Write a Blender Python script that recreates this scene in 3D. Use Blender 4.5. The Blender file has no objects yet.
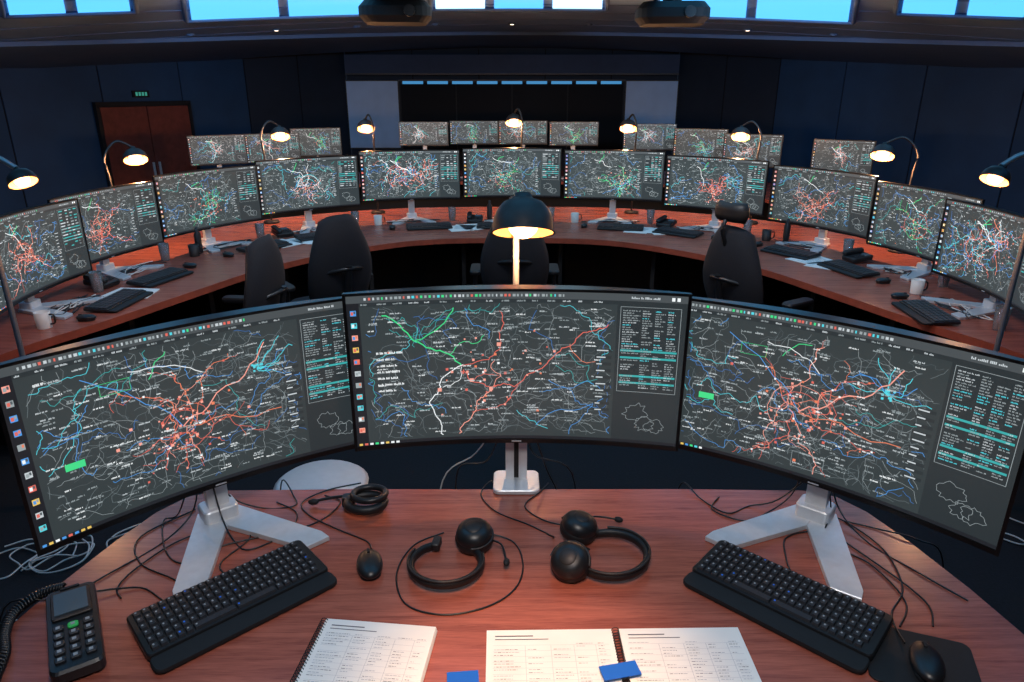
import bpy, math, random
from mathutils import Vector, Matrix
from math import sin, cos, pi, radians
try:
    bpy.context.scene.view_settings.view_transform='Standard'
    bpy.context.scene.view_settings.look='None'
except Exception as e: print(e)

# ------------------------------------------------------------------ materials
def srgb(r,g,b):
    def c(x):
        x/=255.0
        return x/12.92 if x<=0.04045 else ((x+0.055)/1.055)**2.4
    return (c(r),c(g),c(b),1.0)

def mat(name,col,rough=0.5,metal=0.0,emit=None,es=0.0,noise=0.0,nscale=30.0,bump=0.0,spec=0.5,alpha=None,trans=0.0):
    m=bpy.data.materials.new(name); m.use_nodes=True
    nt=m.node_tree; b=nt.nodes['Principled BSDF']
    b.inputs['Base Color'].default_value=col
    b.inputs['Roughness'].default_value=rough
    b.inputs['Metallic'].default_value=metal
    b.inputs['Specular IOR Level'].default_value=spec
    b.inputs['Transmission Weight'].default_value=trans
    if emit:
        b.inputs['Emission Color'].default_value=emit
        b.inputs['Emission Strength'].default_value=es
    if noise>0 or bump>0:
        tc=nt.nodes.new('ShaderNodeTexCoord'); n=nt.nodes.new('ShaderNodeTexNoise')
        n.inputs['Scale'].default_value=nscale; n.inputs['Detail'].default_value=4
        nt.links.new(tc.outputs['Object'],n.inputs['Vector'])
        if noise>0:
            r=nt.nodes.new('ShaderNodeValToRGB')
            r.color_ramp.elements[0].position=0.3; r.color_ramp.elements[1].position=0.7
            r.color_ramp.elements[0].color=tuple(c*(1-noise) for c in col[:3])+(1,)
            r.color_ramp.elements[1].color=tuple(min(1,c*(1+noise)) for c in col[:3])+(1,)
            nt.links.new(n.outputs['Fac'],r.inputs['Fac']); nt.links.new(r.outputs['Color'],b.inputs['Base Color'])
        if bump>0:
            bp=nt.nodes.new('ShaderNodeBump'); bp.inputs['Strength'].default_value=bump; bp.inputs['Distance'].default_value=0.002
            nt.links.new(n.outputs['Fac'],bp.inputs['Height']); nt.links.new(bp.outputs['Normal'],b.inputs['Normal'])
    return m

def wood_mat(name,dark,light,rough=0.33):
    m=bpy.data.materials.new(name); m.use_nodes=True; nt=m.node_tree; b=nt.nodes['Principled BSDF']
    tc=nt.nodes.new('ShaderNodeTexCoord'); mp=nt.nodes.new('ShaderNodeMapping')
    mp.inputs['Scale'].default_value=(1.4,22,22)
    n=nt.nodes.new('ShaderNodeTexNoise'); n.inputs['Scale'].default_value=2.4; n.inputs['Detail'].default_value=9; n.inputs['Roughness'].default_value=0.7; n.inputs['Distortion'].default_value=0.5
    n2=nt.nodes.new('ShaderNodeTexNoise'); n2.inputs['Scale'].default_value=14; n2.inputs['Detail'].default_value=5
    mx=nt.nodes.new('ShaderNodeMath'); mx.operation='MULTIPLY_ADD'; mx.inputs[1].default_value=0.35
    r=nt.nodes.new('ShaderNodeValToRGB'); r.color_ramp.elements[0].position=0.42; r.color_ramp.elements[1].position=0.84
    r.color_ramp.elements[0].color=dark; r.color_ramp.elements[1].color=light
    L=nt.links.new
    L(tc.outputs['Object'],mp.inputs['Vector']); L(mp.outputs['Vector'],n.inputs['Vector']); L(mp.outputs['Vector'],n2.inputs['Vector'])
    L(n2.outputs['Fac'],mx.inputs[0]); L(n.outputs['Fac'],mx.inputs[2]); L(mx.outputs[0],r.inputs['Fac'])
    L(r.outputs['Color'],b.inputs['Base Color']); b.inputs['Roughness'].default_value=rough
    return m

M_wood=wood_mat('redwood_laminate',srgb(116,57,46),srgb(172,96,78),.27)
M_woodedge=mat('wood_edge',srgb(150,72,54),0.4,noise=0.15,nscale=20)
M_black=mat('black_plastic',srgb(24,25,28),0.38,noise=0.1,nscale=80)
M_blackm=mat('matte_black',srgb(16,17,20),0.7,noise=0.2,nscale=60)
M_bezel=mat('bezel_plastic',srgb(12,13,15),0.3,noise=0.1,nscale=60)
M_key=mat('key_plastic',srgb(38,40,45),0.45,noise=0.08,nscale=100)
M_keyleg=mat('key_legend',srgb(150,155,160),0.5)
M_blue=mat('blue_key_mark',srgb(30,90,190),0.5,emit=srgb(30,100,220),es=0.3)
M_fabric=mat('chair_mesh_fabric',srgb(18,21,29),0.85,noise=0.3,nscale=150,bump=0.5)
M_pad=mat('leatherette',srgb(20,20,22),0.5,bump=0.3,nscale=200)
M_silver=mat('brushed_silver',srgb(205,210,215),0.38,0.35,noise=0.06,nscale=40)
M_pole=mat('steel_pole',srgb(150,150,155),0.35,0.5,noise=0.06,nscale=40)
M_white=mat('white_plastic',srgb(215,213,208),0.4,noise=0.04)
M_paper=mat('paper',srgb(225,225,222),0.8,noise=0.04,nscale=10)
M_ink=mat('ink',srgb(100,102,110),0.8)
M_inkl=mat('ink_light',srgb(165,170,180),0.8)
M_bluetab=mat('blue_tab',srgb(25,95,190),0.5)
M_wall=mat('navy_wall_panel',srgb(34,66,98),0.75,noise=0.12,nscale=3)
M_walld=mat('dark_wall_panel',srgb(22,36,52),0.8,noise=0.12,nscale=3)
M_seam=mat('wall_seam',srgb(8,9,13),0.9)
M_ceil=mat('ceiling_tile',srgb(112,146,190),0.85,noise=0.06,nscale=6)
M_soff=mat('soffit_paint',srgb(84,112,150),0.8,noise=0.06,nscale=5)
M_head=mat('header_paint',srgb(52,66,90),0.8,noise=0.08,nscale=5)
M_floor=mat('dark_carpet',srgb(17,20,26),0.95,noise=0.35,nscale=90,bump=0.6)
M_door=mat('door_wood',srgb(112,56,46),0.5,noise=0.2,nscale=12)
M_panelw=mat('pale_wall_board',srgb(175,205,240),0.6,noise=0.05,nscale=4)
M_sky=mat('ceiling_light_blue',srgb(40,80,110),0.5,emit=(0.10,0.50,0.96,1),es=1.5)
M_skyw=mat('ceiling_light_white',srgb(120,135,145),0.5,emit=(0.50,0.82,1.0,1),es=1.8)
M_bulb=mat('warm_bulb',srgb(255,220,170),0.5,emit=(1.0,0.60,0.33,1),es=3.2)
M_lampin=mat('lamp_inner',srgb(225,150,95),0.45,0.2,noise=0.05)
M_gun=mat('gunmetal',srgb(58,54,53),0.5,0.6,noise=0.1)
M_glass=mat('drinking_glass',srgb(230,240,245),0.05,trans=0.9,noise=0.01)
M_vwall=mat('video_wall_glass',srgb(8,10,16),0.6,noise=0.1,nscale=3,spec=.15)
M_winrefl=mat('window_reflection',srgb(20,40,70),0.5,emit=(.06,.30,.62,1),es=.8)
M_exit=mat('exit_sign_green',srgb(60,150,130),0.5,emit=srgb(70,170,150),es=0.5)
M_green=mat('green_call_key',srgb(40,160,80),0.5,emit=srgb(40,170,80),es=0.2)
M_lcd=mat('phone_lcd',srgb(60,72,84),0.2,emit=srgb(60,80,95),es=0.3)
M_dl=mat('downlight_lens',srgb(255,220,180),0.5,emit=(1,0.75,0.5,1),es=4)

def screen_mat():
    m=bpy.data.materials.new('screen_display'); m.use_nodes=True; nt=m.node_tree; b=nt.nodes['Principled BSDF']
    a=nt.nodes.new('ShaderNodeAttribute'); a.attribute_name='Col'
    b.inputs['Base Color'].default_value=(0.004,0.004,0.005,1); b.inputs['Roughness'].default_value=0.35
    nt.links.new(a.outputs['Color'],b.inputs['Emission Color']); b.inputs['Emission Strength'].default_value=1.25
    return m
M_screen=screen_mat()

# ------------------------------------------------------------------ mesh builder
class MB:
    def __init__(s):
        s.v=[];s.f=[];s.m=[];s.sm=[];s.col=[];s.mats=[];s.M=Matrix()
    def mi(s,m):
        if m not in s.mats: s.mats.append(m)
        return s.mats.index(m)
    def add(s,vs,fs,m,smooth=False,col=None):
        b=len(s.v); k=s.mi(m)
        s.v+=[s.M@Vector(v) for v in vs]
        for f in fs:
            s.f.append([b+i for i in f]); s.m.append(k); s.sm.append(smooth); s.col.append(col or (0,0,0,1))
    def box(s,c,d,m,rz=0,rx=0,ry=0):
        R=Matrix.Translation(c)@Matrix.Rotation(rz,4,'Z')@Matrix.Rotation(ry,4,'Y')@Matrix.Rotation(rx,4,'X')
        vs=[R@Vector((x*d[0]/2,y*d[1]/2,z*d[2]/2)) for x in(-1,1) for y in(-1,1) for z in(-1,1)]
        s.add(vs,[(0,1,3,2),(4,6,7,5),(0,4,5,1),(2,3,7,6),(0,2,6,4),(1,5,7,3)],m)
    def prism(s,pts,z0,z1,m,ch=0.0,mside=None):
        n=len(pts); cx=sum(p[0] for p in pts)/n; cy=sum(p[1] for p in pts)/n
        def ins(p,a):
            d=Vector((p[0]-cx,p[1]-cy)); l=d.length or 1; d=d*(max(0,l-a)/l); return (cx+d.x,cy+d.y)
        if ch>0: rings=[([ins(p,ch) for p in pts],z0),(pts,z0+ch),(pts,z1-ch),([ins(p,ch) for p in pts],z1)]
        else: rings=[(pts,z0),(pts,z1)]
        vs=[(p[0],p[1],z) for ps,z in rings for p in ps]; k=len(rings)
        s.add(vs,[[i for i in range(n)][::-1]],m)
        b=[(j*n+i,j*n+(i+1)%n,(j+1)*n+(i+1)%n,(j+1)*n+i) for j in range(k-1) for i in range(n)]
        s.add(vs,b,mside or m); s.add(vs,[[(k-1)*n+i for i in range(n)]],m)
    def rbox(s,c,d,r,m,ch=0.003,mside=None):
        pts=[]
        for (sx,sy,a0) in((1,1,0),(-1,1,90),(-1,-1,180),(1,-1,270)):
            for k in range(5):
                a=radians(a0+k*22.5); pts.append((c[0]+sx*(d[0]/2-r)+r*cos(a),c[1]+sy*(d[1]/2-r)+r*sin(a)))
        s.prism(pts,c[2]-d[2]/2,c[2]+d[2]/2,m,ch,mside)
    def lathe(s,prof,m,seg=20,T=None,cap=False):
        T=T or Matrix(); n=len(prof)
        vs=[T@Vector((r*cos(2*pi*i/seg),r*sin(2*pi*i/seg),z)) for r,z in prof for i in range(seg)]
        fs=[(j*seg+i,j*seg+(i+1)%seg,(j+1)*seg+(i+1)%seg,(j+1)*seg+i) for j in range(n-1) for i in range(seg)]
        s.add(vs,fs,m,True)
        if cap: s.add(vs,[[i for i in range(seg)][::-1],[(n-1)*seg+i for i in range(seg)]],m)
    def cyl(s,p,q,r,m,r2=None,seg=12):
        p=Vector(p);q=Vector(q);d=q-p
        T=Matrix.Translation(p)@d.to_track_quat('Z','Y').to_matrix().to_4x4()
        s.lathe([(r,0),(r if r2 is None else r2,d.length)],m,seg,T,True)
    def ell(s,c,d,m,seg=16,T=None):
        prof=[(max(1e-4,sin(pi*k/10)),-cos(pi*k/10)) for k in range(11)]
        TT=(T or Matrix())@Matrix.Translation(c)@Matrix.Diagonal((d[0],d[1],d[2],1))
        s.lathe(prof,m,seg,TT)
    def tube(s,pts,r,m,seg=6,sub=4,closed=False,sy=1.0):
        P=[Vector(p) for p in pts]; n=len(P)
        if sub>1 and n>2:
            Q=[]
            for i in range(n if closed else n-1):
                g=(lambda k:P[k%n]) if closed else (lambda k:P[max(0,min(n-1,k))])
                a,b,c,d=g(i-1),g(i),g(i+1),g(i+2)
                for k in range(sub):
                    t=k/sub
                    Q.append(0.5*((2*b)+(c-a)*t+(2*a-5*b+4*c-d)*t*t+(3*b-a-3*c+d)*t**3))
            if not closed: Q.append(P[-1])
            P=Q
        n=len(P); vs=[]; up=Vector((0,0,1))
        for i in range(n):
            a=P[i-1] if (i>0 or closed) else P[i]; b=P[(i+1)%n] if (i<n-1 or closed) else P[i]
            t=(b-a); t=t.normalized() if t.length>1e-9 else Vector((1,0,0))
            x=t.cross(up)
            if x.length<0.05: x=t.cross(Vector((0,1,0)))
            x.normalize(); y=x.cross(t)
            for k in range(seg):
                A=2*pi*k/seg; vs.append(P[i]+x*(r*cos(A))+y*(r*sy*sin(A)))
        fs=[(i*seg+k,i*seg+(k+1)%seg,((i+1)%n)*seg+(k+1)%seg,((i+1)%n)*seg+k) for i in range(n if closed else n-1) for k in range(seg)]
        s.add(vs,fs,m,True)
        if not closed: s.add(vs,[list(range(seg))[::-1],[(n-1)*seg+k for k in range(seg)]],m)
    def shell(s,fn,nu,nv,th,m):
        F=[fn(i/nu,j/nv) for j in range(nv+1) for i in range(nu+1)]
        W=nu+1; N=len(F); F=[Vector(f) for f in F]
        vs=list(F)
        for j in range(nv+1):
            for i in range(W):
                a=F[j*W+max(0,i-1)];b=F[j*W+min(nu,i+1)];c=F[max(0,j-1)*W+i];d=F[min(nv,j+1)*W+i]
                nn=(b-a).cross(d-c); nn.normalize()
                e=min(i,nu-i)/nu*2; g=min(j,nv-j)/nv*2
                vs.append(F[j*W+i]+nn*th*(0.35+0.65*min(1,min(e,g)*3)))
        fs=[]
        for j in range(nv):
            for i in range(nu):
                a=j*W+i; fs.append((a,a+W,a+W+1,a+1)); fs.append((N+a,N+a+1,N+a+W+1,N+a+W))
        for i in range(nu):
            fs.append((i,i+1,N+i+1,N+i)); a=nv*W+i; fs.append((a+1,a,N+a,N+a+1))
        for j in range(nv):
            a=j*W; fs.append((a+W,a,N+a,N+a+W)); a=j*W+nu; fs.append((a,a+W,N+a+W,N+a))
        s.add(vs,fs,m,True)
    def build(s,name,loc=(0,0,0),rz=0,parent=None):
        me=bpy.data.meshes.new(name); me.from_pydata([tuple(v) for v in s.v],[],s.f)
        for m in s.mats: me.materials.append(m)
        me.polygons.foreach_set('material_index',s.m); me.polygons.foreach_set('use_smooth',s.sm)
        if M_screen in s.mats:
            ca=me.color_attributes.new('Col','FLOAT_COLOR','CORNER'); buf=[]
            for p,c in zip(me.polygons,s.col):
                buf+=list(c)*p.loop_total
            ca.data.foreach_set('color',buf)
        me.update()
        o=bpy.data.objects.new(name,me); bpy.context.scene.collection.objects.link(o)
        o.location=loc; o.rotation_euler=(0,0,rz)
        if parent: o.parent=parent
        return o

def catmull(P,sub):
    n=len(P);Q=[]
    for i in range(n-1):
        a,b,c,d=[Vector(P[max(0,min(n-1,k))]) for k in(i-1,i,i+1,i+2)]
        for k in range(sub):
            t=k/sub; Q.append(0.5*((2*b)+(c-a)*t+(2*a-5*b+4*c-d)*t*t+(3*b-a-3*c+d)*t**3))
    Q.append(Vector(P[-1])); return Q

# ------------------------------------------------------------------ screens
C=dict(bg=srgb(47,55,57),bg2=srgb(38,45,48),bar=srgb(66,72,75),red=srgb(205,96,84),org=srgb(214,118,86),sal=srgb(228,150,134),
 cy=srgb(76,195,208),bl=srgb(70,138,205),dbl=srgb(54,102,162),gr=srgb(60,200,125),wh=srgb(220,225,227),g1=srgb(140,150,153),g2=srgb(102,113,117),g3=srgb(76,86,90),
 teal=srgb(52,155,155),tx=srgb(180,188,192),yl=srgb(215,180,90),mag=srgb(150,90,130))

class Scr:
    def __init__(s,mb,w,h,zb,sag):
        s.mb=mb;s.w=w;s.h=h;s.zb=zb;s.sag=sag
    def y(s,x): return -s.sag*(x/(s.w/2))**2
    def P(s,u,v,k):
        x=(u-.5)*s.w; return (x,s.y(x)-0.0012-0.00025*k,s.zb+v*s.h)
    def rect(s,u0,v0,u1,v1,col,k=1):
        n=max(1,int(abs(u1-u0)*s.w/0.05))
        vs=[];fs=[]
        for i in range(n+1):
            u=u0+(u1-u0)*i/n; vs+=[s.P(u,v0,k),s.P(u,v1,k)]
        for i in range(n): fs.append((2*i,2*i+2,2*i+3,2*i+1))
        s.mb.add(vs,fs,M_screen,False,col)
    def text(s,rng,u,v,L,hv,col,k=5,cw=.0030):
        e=u+L
        while u<e:
            nl=rng.randint(2,6)
            for i in range(nl):
                if u>=e: break
                t=rng.choice((.55,.8,1,1))
                s.rect(u,v,u+cw*.72,v+hv*t,col,k); u+=cw
            u+=cw*.9
    def frame(s,u0,v0,u1,v1,col,t=0.001,k=2):
        tu=t/s.w; tv=t/s.h
        s.rect(u0,v0,u1,v0+tv,col,k);s.rect(u0,v1-tv,u1,v1,col,k);s.rect(u0,v0,u0+tu,v1,col,k);s.rect(u1-tu,v0,u1,v1,col,k)
    def line(s,pts,wd,col,k=3,clip=None):
        P=[(u*s.w,v*s.h) for u,v in pts]
        for i in range(len(P)-1):
            if clip:
                ok=True
                for q in(pts[i],pts[i+1]):
                    if not(clip[0]<=q[0]<=clip[2] and clip[1]<=q[1]<=clip[3]): ok=False
                if not ok: continue
            (x0,y0),(x1,y1)=P[i],P[i+1]; dx,dy=x1-x0,y1-y0; l=math.hypot(dx,dy)
            if l<1e-6: continue
            ex,ey=dx/l*wd*.35,dy/l*wd*.35; nx,ny=-dy/l*wd/2,dx/l*wd/2
            q=[(x0-ex-nx,y0-ey-ny),(x1+ex-nx,y1+ey-ny),(x1+ex+nx,y1+ey+ny),(x0-ex+nx,y0-ey+ny)]
            s.mb.add([s.P(a/s.w,b/s.h,k) for a,b in q],[(0,1,2,3)],M_screen,False,col)

def walk(rng,p,ang,n,st,wob,asp):
    pts=[p]; a=ang; u,v=p
    for i in range(n):
        a=ang+(a-ang)*.68+rng.gauss(0,wob*1.5); q=st*rng.uniform(.6,1.3); u+=cos(a)*q; v+=sin(a)*q*asp; pts.append((u,v))
    return pts

def content(S,seed,style,lw,dens=1.0,flip=False,bright=1.0,front=False):
    rng=random.Random(seed); asp=S.w/S.h
    c=lambda k:tuple(x*bright for x in C[k][:3])+(1,)
    inside=lambda q:clip[0]+.005<q[0]<clip[2]-.02 and clip[1]+.01<q[1]<clip[3]-.03
    S.rect(0,0,1,1,c('bg2'),0)
    S.rect(0.035,0.02,0.80,0.93,c('bg'),1)
    S.rect(0,0.955,1,1,c('bar'),1); S.rect(0,0.0,0.035,0.955,srgb(24,27,32),1); S.rect(.0,0,1,0.022,srgb(28,31,36),2)
    N=int(34*dens)+4
    for i in range(N):
        u=0.05+i*0.6/N; S.rect(u,0.970,u+rng.uniform(.004,.009),0.986,c(rng.choice(['tx','g1','g1','red','gr','cy','g1','tx'])),2)
    for i in range(16 if front else 9):
        u=.04+i*.046*(1 if front else 1.7)
        if front: S.text(rng,u,.938,.03*rng.uniform(.4,1),.010,c(rng.choice(['g1','tx'])),2)
        else: S.rect(u,.937,u+rng.uniform(.02,.05),.947,c('g1'),2)
    for i in range(11):
        v=0.90-i*0.078
        S.rect(0.009,v-.024,0.026,v+.010,c(rng.choice(['cy','yl','sal','tx','g1','red','bl','tx'])),2)
        S.rect(0.011,v-.018,0.018,v+.002,c(rng.choice(['bl','g1','wh','red'])),3)
        S.rect(0.019,v-.010,0.024,v+.006,c(rng.choice(['g3','g1','org'])),3)
    for i in range(8): S.rect(0.006+i*0.016,0.004,0.016+i*0.016,0.018,c(rng.choice(['red','yl','bl','wh','cy','gr'])),3)
    clip=(0.045,0.035,0.795,0.925)
    for i in range(int(170*dens)):
        p=(rng.uniform(.05,.78),rng.uniform(.05,.9))
        S.line(walk(rng,p,rng.uniform(0,2*pi),rng.randint(5,14),.014,.35,asp),lw*.42,c(rng.choice(['g2','g3','g2','g1'])),2,clip)
    for i in range(int(20*dens)+3):
        p=(rng.choice([.06,.75,rng.uniform(.1,.7)]),rng.uniform(.1,.88))
        S.line(walk(rng,p,rng.choice([0,pi])+rng.uniform(-.9,.9),rng.randint(14,34),.012,.42,asp),lw*.65,c(rng.choice(['cy','bl','dbl','dbl','bl','teal'])),3,clip)
    hubs={'red':[(.42,.42)],'center':[],'mixed':[(.35,.5),(.6,.6)],'green':[(.5,.4)],'pale':[(.45,.5)]}[style]
    pal={'red':['red','red','sal','org','red'],'mixed':['red','cy','wh','org','bl'],'green':['gr','teal','cy','gr','teal'],'pale':['wh','tx','sal','cy','g1'],'center':['red']}[style]
    hs=rng.uniform(-.08,.08)
    for hx,hy in hubs:
        if not front: hx+=hs; hy+=rng.uniform(-.08,.08)
        n=10
        for i in range(n):
            a=2*pi*i/n+rng.uniform(-.25,.25); L=rng.randint(9,24)
            col=c(rng.choice(pal)); pts=walk(rng,(hx+rng.gauss(0,.02),hy+rng.gauss(0,.04)),a,L,.0125,.33,asp)
            S.line(pts,lw*rng.uniform(.55,1.0),col,4,clip)
            for q in pts[3::3]:
                if inside(q):
                    if rng.random()<.5: S.line(walk(rng,q,a+rng.choice([-1,1])*rng.uniform(.6,1.3),rng.randint(4,9),.011,.35,asp),lw*.5,c(rng.choice(pal)),4,clip)
                    if rng.random()<.7: S.rect(q[0]-.003,q[1]-.006,q[0]+.003,q[1]+.006,c(rng.choice(['sal','wh','org','red'])),5)
        for i in range(3):
            a=rng.uniform(0,6.28); r=rng.uniform(.05,.12)
            ring=[(hx+r*cos(a+t*.3)*rng.uniform(.93,1.07),hy+r*asp*sin(a+t*.3)*.9*rng.uniform(.95,1.05)) for t in range(rng.randint(6,12))]
            S.line(ring,lw*.7,c(rng.choice(pal+['red'])),4,clip)
        for i in range(int(44*dens)):
            q=(hx+rng.gauss(0,.075),hy+rng.gauss(0,.12)); r=rng.uniform(.0018,.0048)
            if inside(q): S.rect(q[0]-r,q[1]-r*asp,q[0]+r,q[1]+r*asp,c(rng.choice(['red','sal','org','sal'])),5)
        S.line(walk(rng,(.3,.82),-.3,12,.018,.2,asp),lw*1.0,c('wh'),4,clip)
        S.line(walk(rng,(.35,.75),.9,7,.014,.2,asp),lw*1.0,c('gr'),4,clip)
        if front:
            for i in range(8): S.line(walk(rng,(.66,.66),rng.uniform(-.6,2.9),rng.randint(6,13),.012,.3,asp),lw*.9,c(rng.choice(['cy','bl','cy'])),4,clip)
            for i in range(12):
                u=.64+rng.uniform(0,.035); v=.65+rng.uniform(-.025,.035); S.rect(u,v,u+.007,v+.014,c('cy'),5)
            S.line([(hx,hy),(.45,.47),(.48,.47),(.5,.5),(.53,.57),(.56,.60),(.60,.61),(.62,.64),(.64,.70),(.66,.72),(.68,.79),(.69,.82)],lw*1.5,c('sal'),4,clip)
            S.line([(hx,hy),(.47,.40),(.51,.42),(.55,.42),(.59,.38),(.64,.36),(.68,.38),(.72,.38)],lw*1.1,c('org'),4,clip)
            S.line([(hx,hy),(.39,.52),(.36,.58),(.33,.61),(.28,.72),(.24,.76),(.18,.84)],lw*1.0,c('bl'),4,clip)
            S.rect(.1,.37,.15,.41,c('gr'),6)
            S.frame(.36,.76,.44,.86,c('g1'),.001,5); S.frame(.22,.72,.30,.79,c('gr'),.001,5)
            S.frame(.42,.06,.52,.16,c('g1'),.001,5)
    if style=='center':
        def sm(L,j=.0025):
            return [(v[0]+rng.gauss(0,j),v[1]+rng.gauss(0,j*1.6)) for v in catmull([(a,b,0) for a,b in L],4)]
        S.line(sm([(.10,.88),(.15,.80),(.19,.70),(.24,.64),(.29,.60),(.33,.52)]),lw*1.7,c('gr'),4,clip)
        for L,w2,col in [([(.19,.70),(.27,.78),(.31,.90)],1.6,'gr'),([(.29,.6),(.34,.68),(.37,.66),(.40,.72)],1.0,'gr'),
            ([(.33,.52),(.27,.44),(.26,.36),(.23,.28),(.24,.22),(.26,.12),(.26,.04)],1.5,'wh'),
            ([(.33,.5),(.32,.42),(.27,.38)],1.0,'wh'),([(.33,.52),(.40,.55),(.43,.60),(.45,.66),(.445,.74),(.46,.80),(.45,.88)],1.2,'red'),
            ([(.33,.50),(.36,.42),(.39,.40),(.42,.36),(.46,.39),(.5,.38),(.54,.46),(.58,.5),(.62,.60),(.66,.66),(.70,.74),(.74,.76),(.78,.8)],1.35,'red'),
            ([(.42,.36),(.40,.30),(.38,.28),(.37,.22),(.36,.16),(.33,.10),(.32,.05)],1.35,'sal'),([(.5,.38),(.47,.27),(.42,.22),(.36,.2)],1.0,'red'),
            ([(.66,.66),(.70,.56),(.77,.54)],.9,'org'),([(.42,.36),(.44,.42),(.45,.46),(.42,.50),(.43,.55)],.9,'sal'),([(.36,.42),(.40,.46),(.44,.45)],.9,'red'),
            ([(.06,.55),(.12,.6),(.16,.56),(.22,.6)],.9,'dbl'),([(.35,.9),(.36,.8),(.41,.76),(.42,.7)],.9,'bl'),
            ([(.56,.1),(.62,.2),(.7,.22),(.78,.32)],1.0,'bl'),([(.1,.3),(.16,.22),(.14,.12)],1.0,'dbl'),([(.56,.88),(.54,.76),(.6,.7),(.62,.6)],.9,'dbl'),
            ([(.60,.42),(.66,.36),(.72,.42),(.76,.36)],.9,'bl'),([(.5,.2),(.54,.14),(.6,.08)],.9,'cy')]:
            S.line(sm(L),lw*w2*.85,c(col),4,clip)
        for i in range(54):
            q=(rng.gauss(.44,.10),rng.gauss(.42,.17)); r=rng.uniform(.0018,.0042)
            if inside(q): S.rect(q[0]-r,q[1]-r*asp,q[0]+r,q[1]+r*asp,c(rng.choice(['red','sal','org','sal','wh'])),5)
        for q in((.42,.36),(.36,.42),(.445,.66),(.26,.36)): S.rect(q[0]-.006,q[1]-.012,q[0]+.006,q[1]+.012,c('sal'),5)
        for i in range(7): S.text(rng,.075,.62-i*.042,rng.uniform(.05,.10),.014,c('wh'),5,.0036)
        S.frame(.62,.55,.70,.66,c('g1'),.001,5)
    if front:
        for i in range(int(200*dens)):
            S.text(rng,rng.uniform(.05,.74),rng.uniform(.06,.9),rng.uniform(.012,.035),.0085,c(rng.choice(['tx','g1','g1','g1','wh'])),6,.0026)
    else:
        for i in range(int(250*dens)):
            u=rng.uniform(.05,.76);v=rng.uniform(.06,.9)
            for k in range(rng.randint(1,3)): S.rect(u,v,u+rng.uniform(.004,.008),v+.008,c(rng.choice(['tx','g1','g1','g2','wh'])),6); u+=.010
    for i in range(int(10*dens)+2):
        u=rng.uniform(.55,.74);v=rng.uniform(.1,.8); S.frame(u,v,u+.03,v+.05,c('g2'),.0008,5)
    S.rect(.80,.03,.995,.93,c('bg2'),2)
    S.frame(.81,.36,.985,.92,c('g1'),.0012,3)
    rows=34 if front else 13
    for r in range(rows):
        v=.895-r*.52/rows; hl=r in(rows//2,rows//2+3,rows-3,rows-6)
        if hl: S.rect(.815,v-.005,.98,v+.008,c('teal'),4)
        for u0,um in((.818,.05),(.875,.03),(.912,.03),(.948,.028)):
            if rng.random()<.85:
                if front: S.text(rng,u0,v-.003,um*rng.uniform(.45,1),.0075,c(rng.choice(['tx','g1','g1','cy','g1'])),5,.0027)
                else: S.rect(u0,v-.007,u0+um*rng.uniform(.4,1),v+.007,c(rng.choice(['g1','g1','teal','g2','tx'])),5)
    for r in range(10):
        S.rect(.74,.62-r*.045,.79,.64-r*.045,c('bg2'),6)
        S.rect(.745,.626-r*.045,.745+rng.uniform(.015,.035),.634-r*.045,c('tx'),7)
    for cx,cy_,R in((.87,.22,.035),(.93,.13,.03),(.90,.14,.028)):
        ring=[]
        for t in range(25):
            a=2*pi*t/24; r=R*(1 if t in(0,24) else rng.uniform(.7,1.25)); ring.append((cx+r*cos(a),cy_+r*asp*.8*sin(a)))
        S.line(ring,lw*.45,c('g1'),4)
    S.text(rng,.84,.970,.08,.014,c('tx'),3,.004)
    S.rect(.955,.966,.964,.988,c('wh'),3); S.rect(.97,.966,.979,.988,c('wh'),3)

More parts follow.
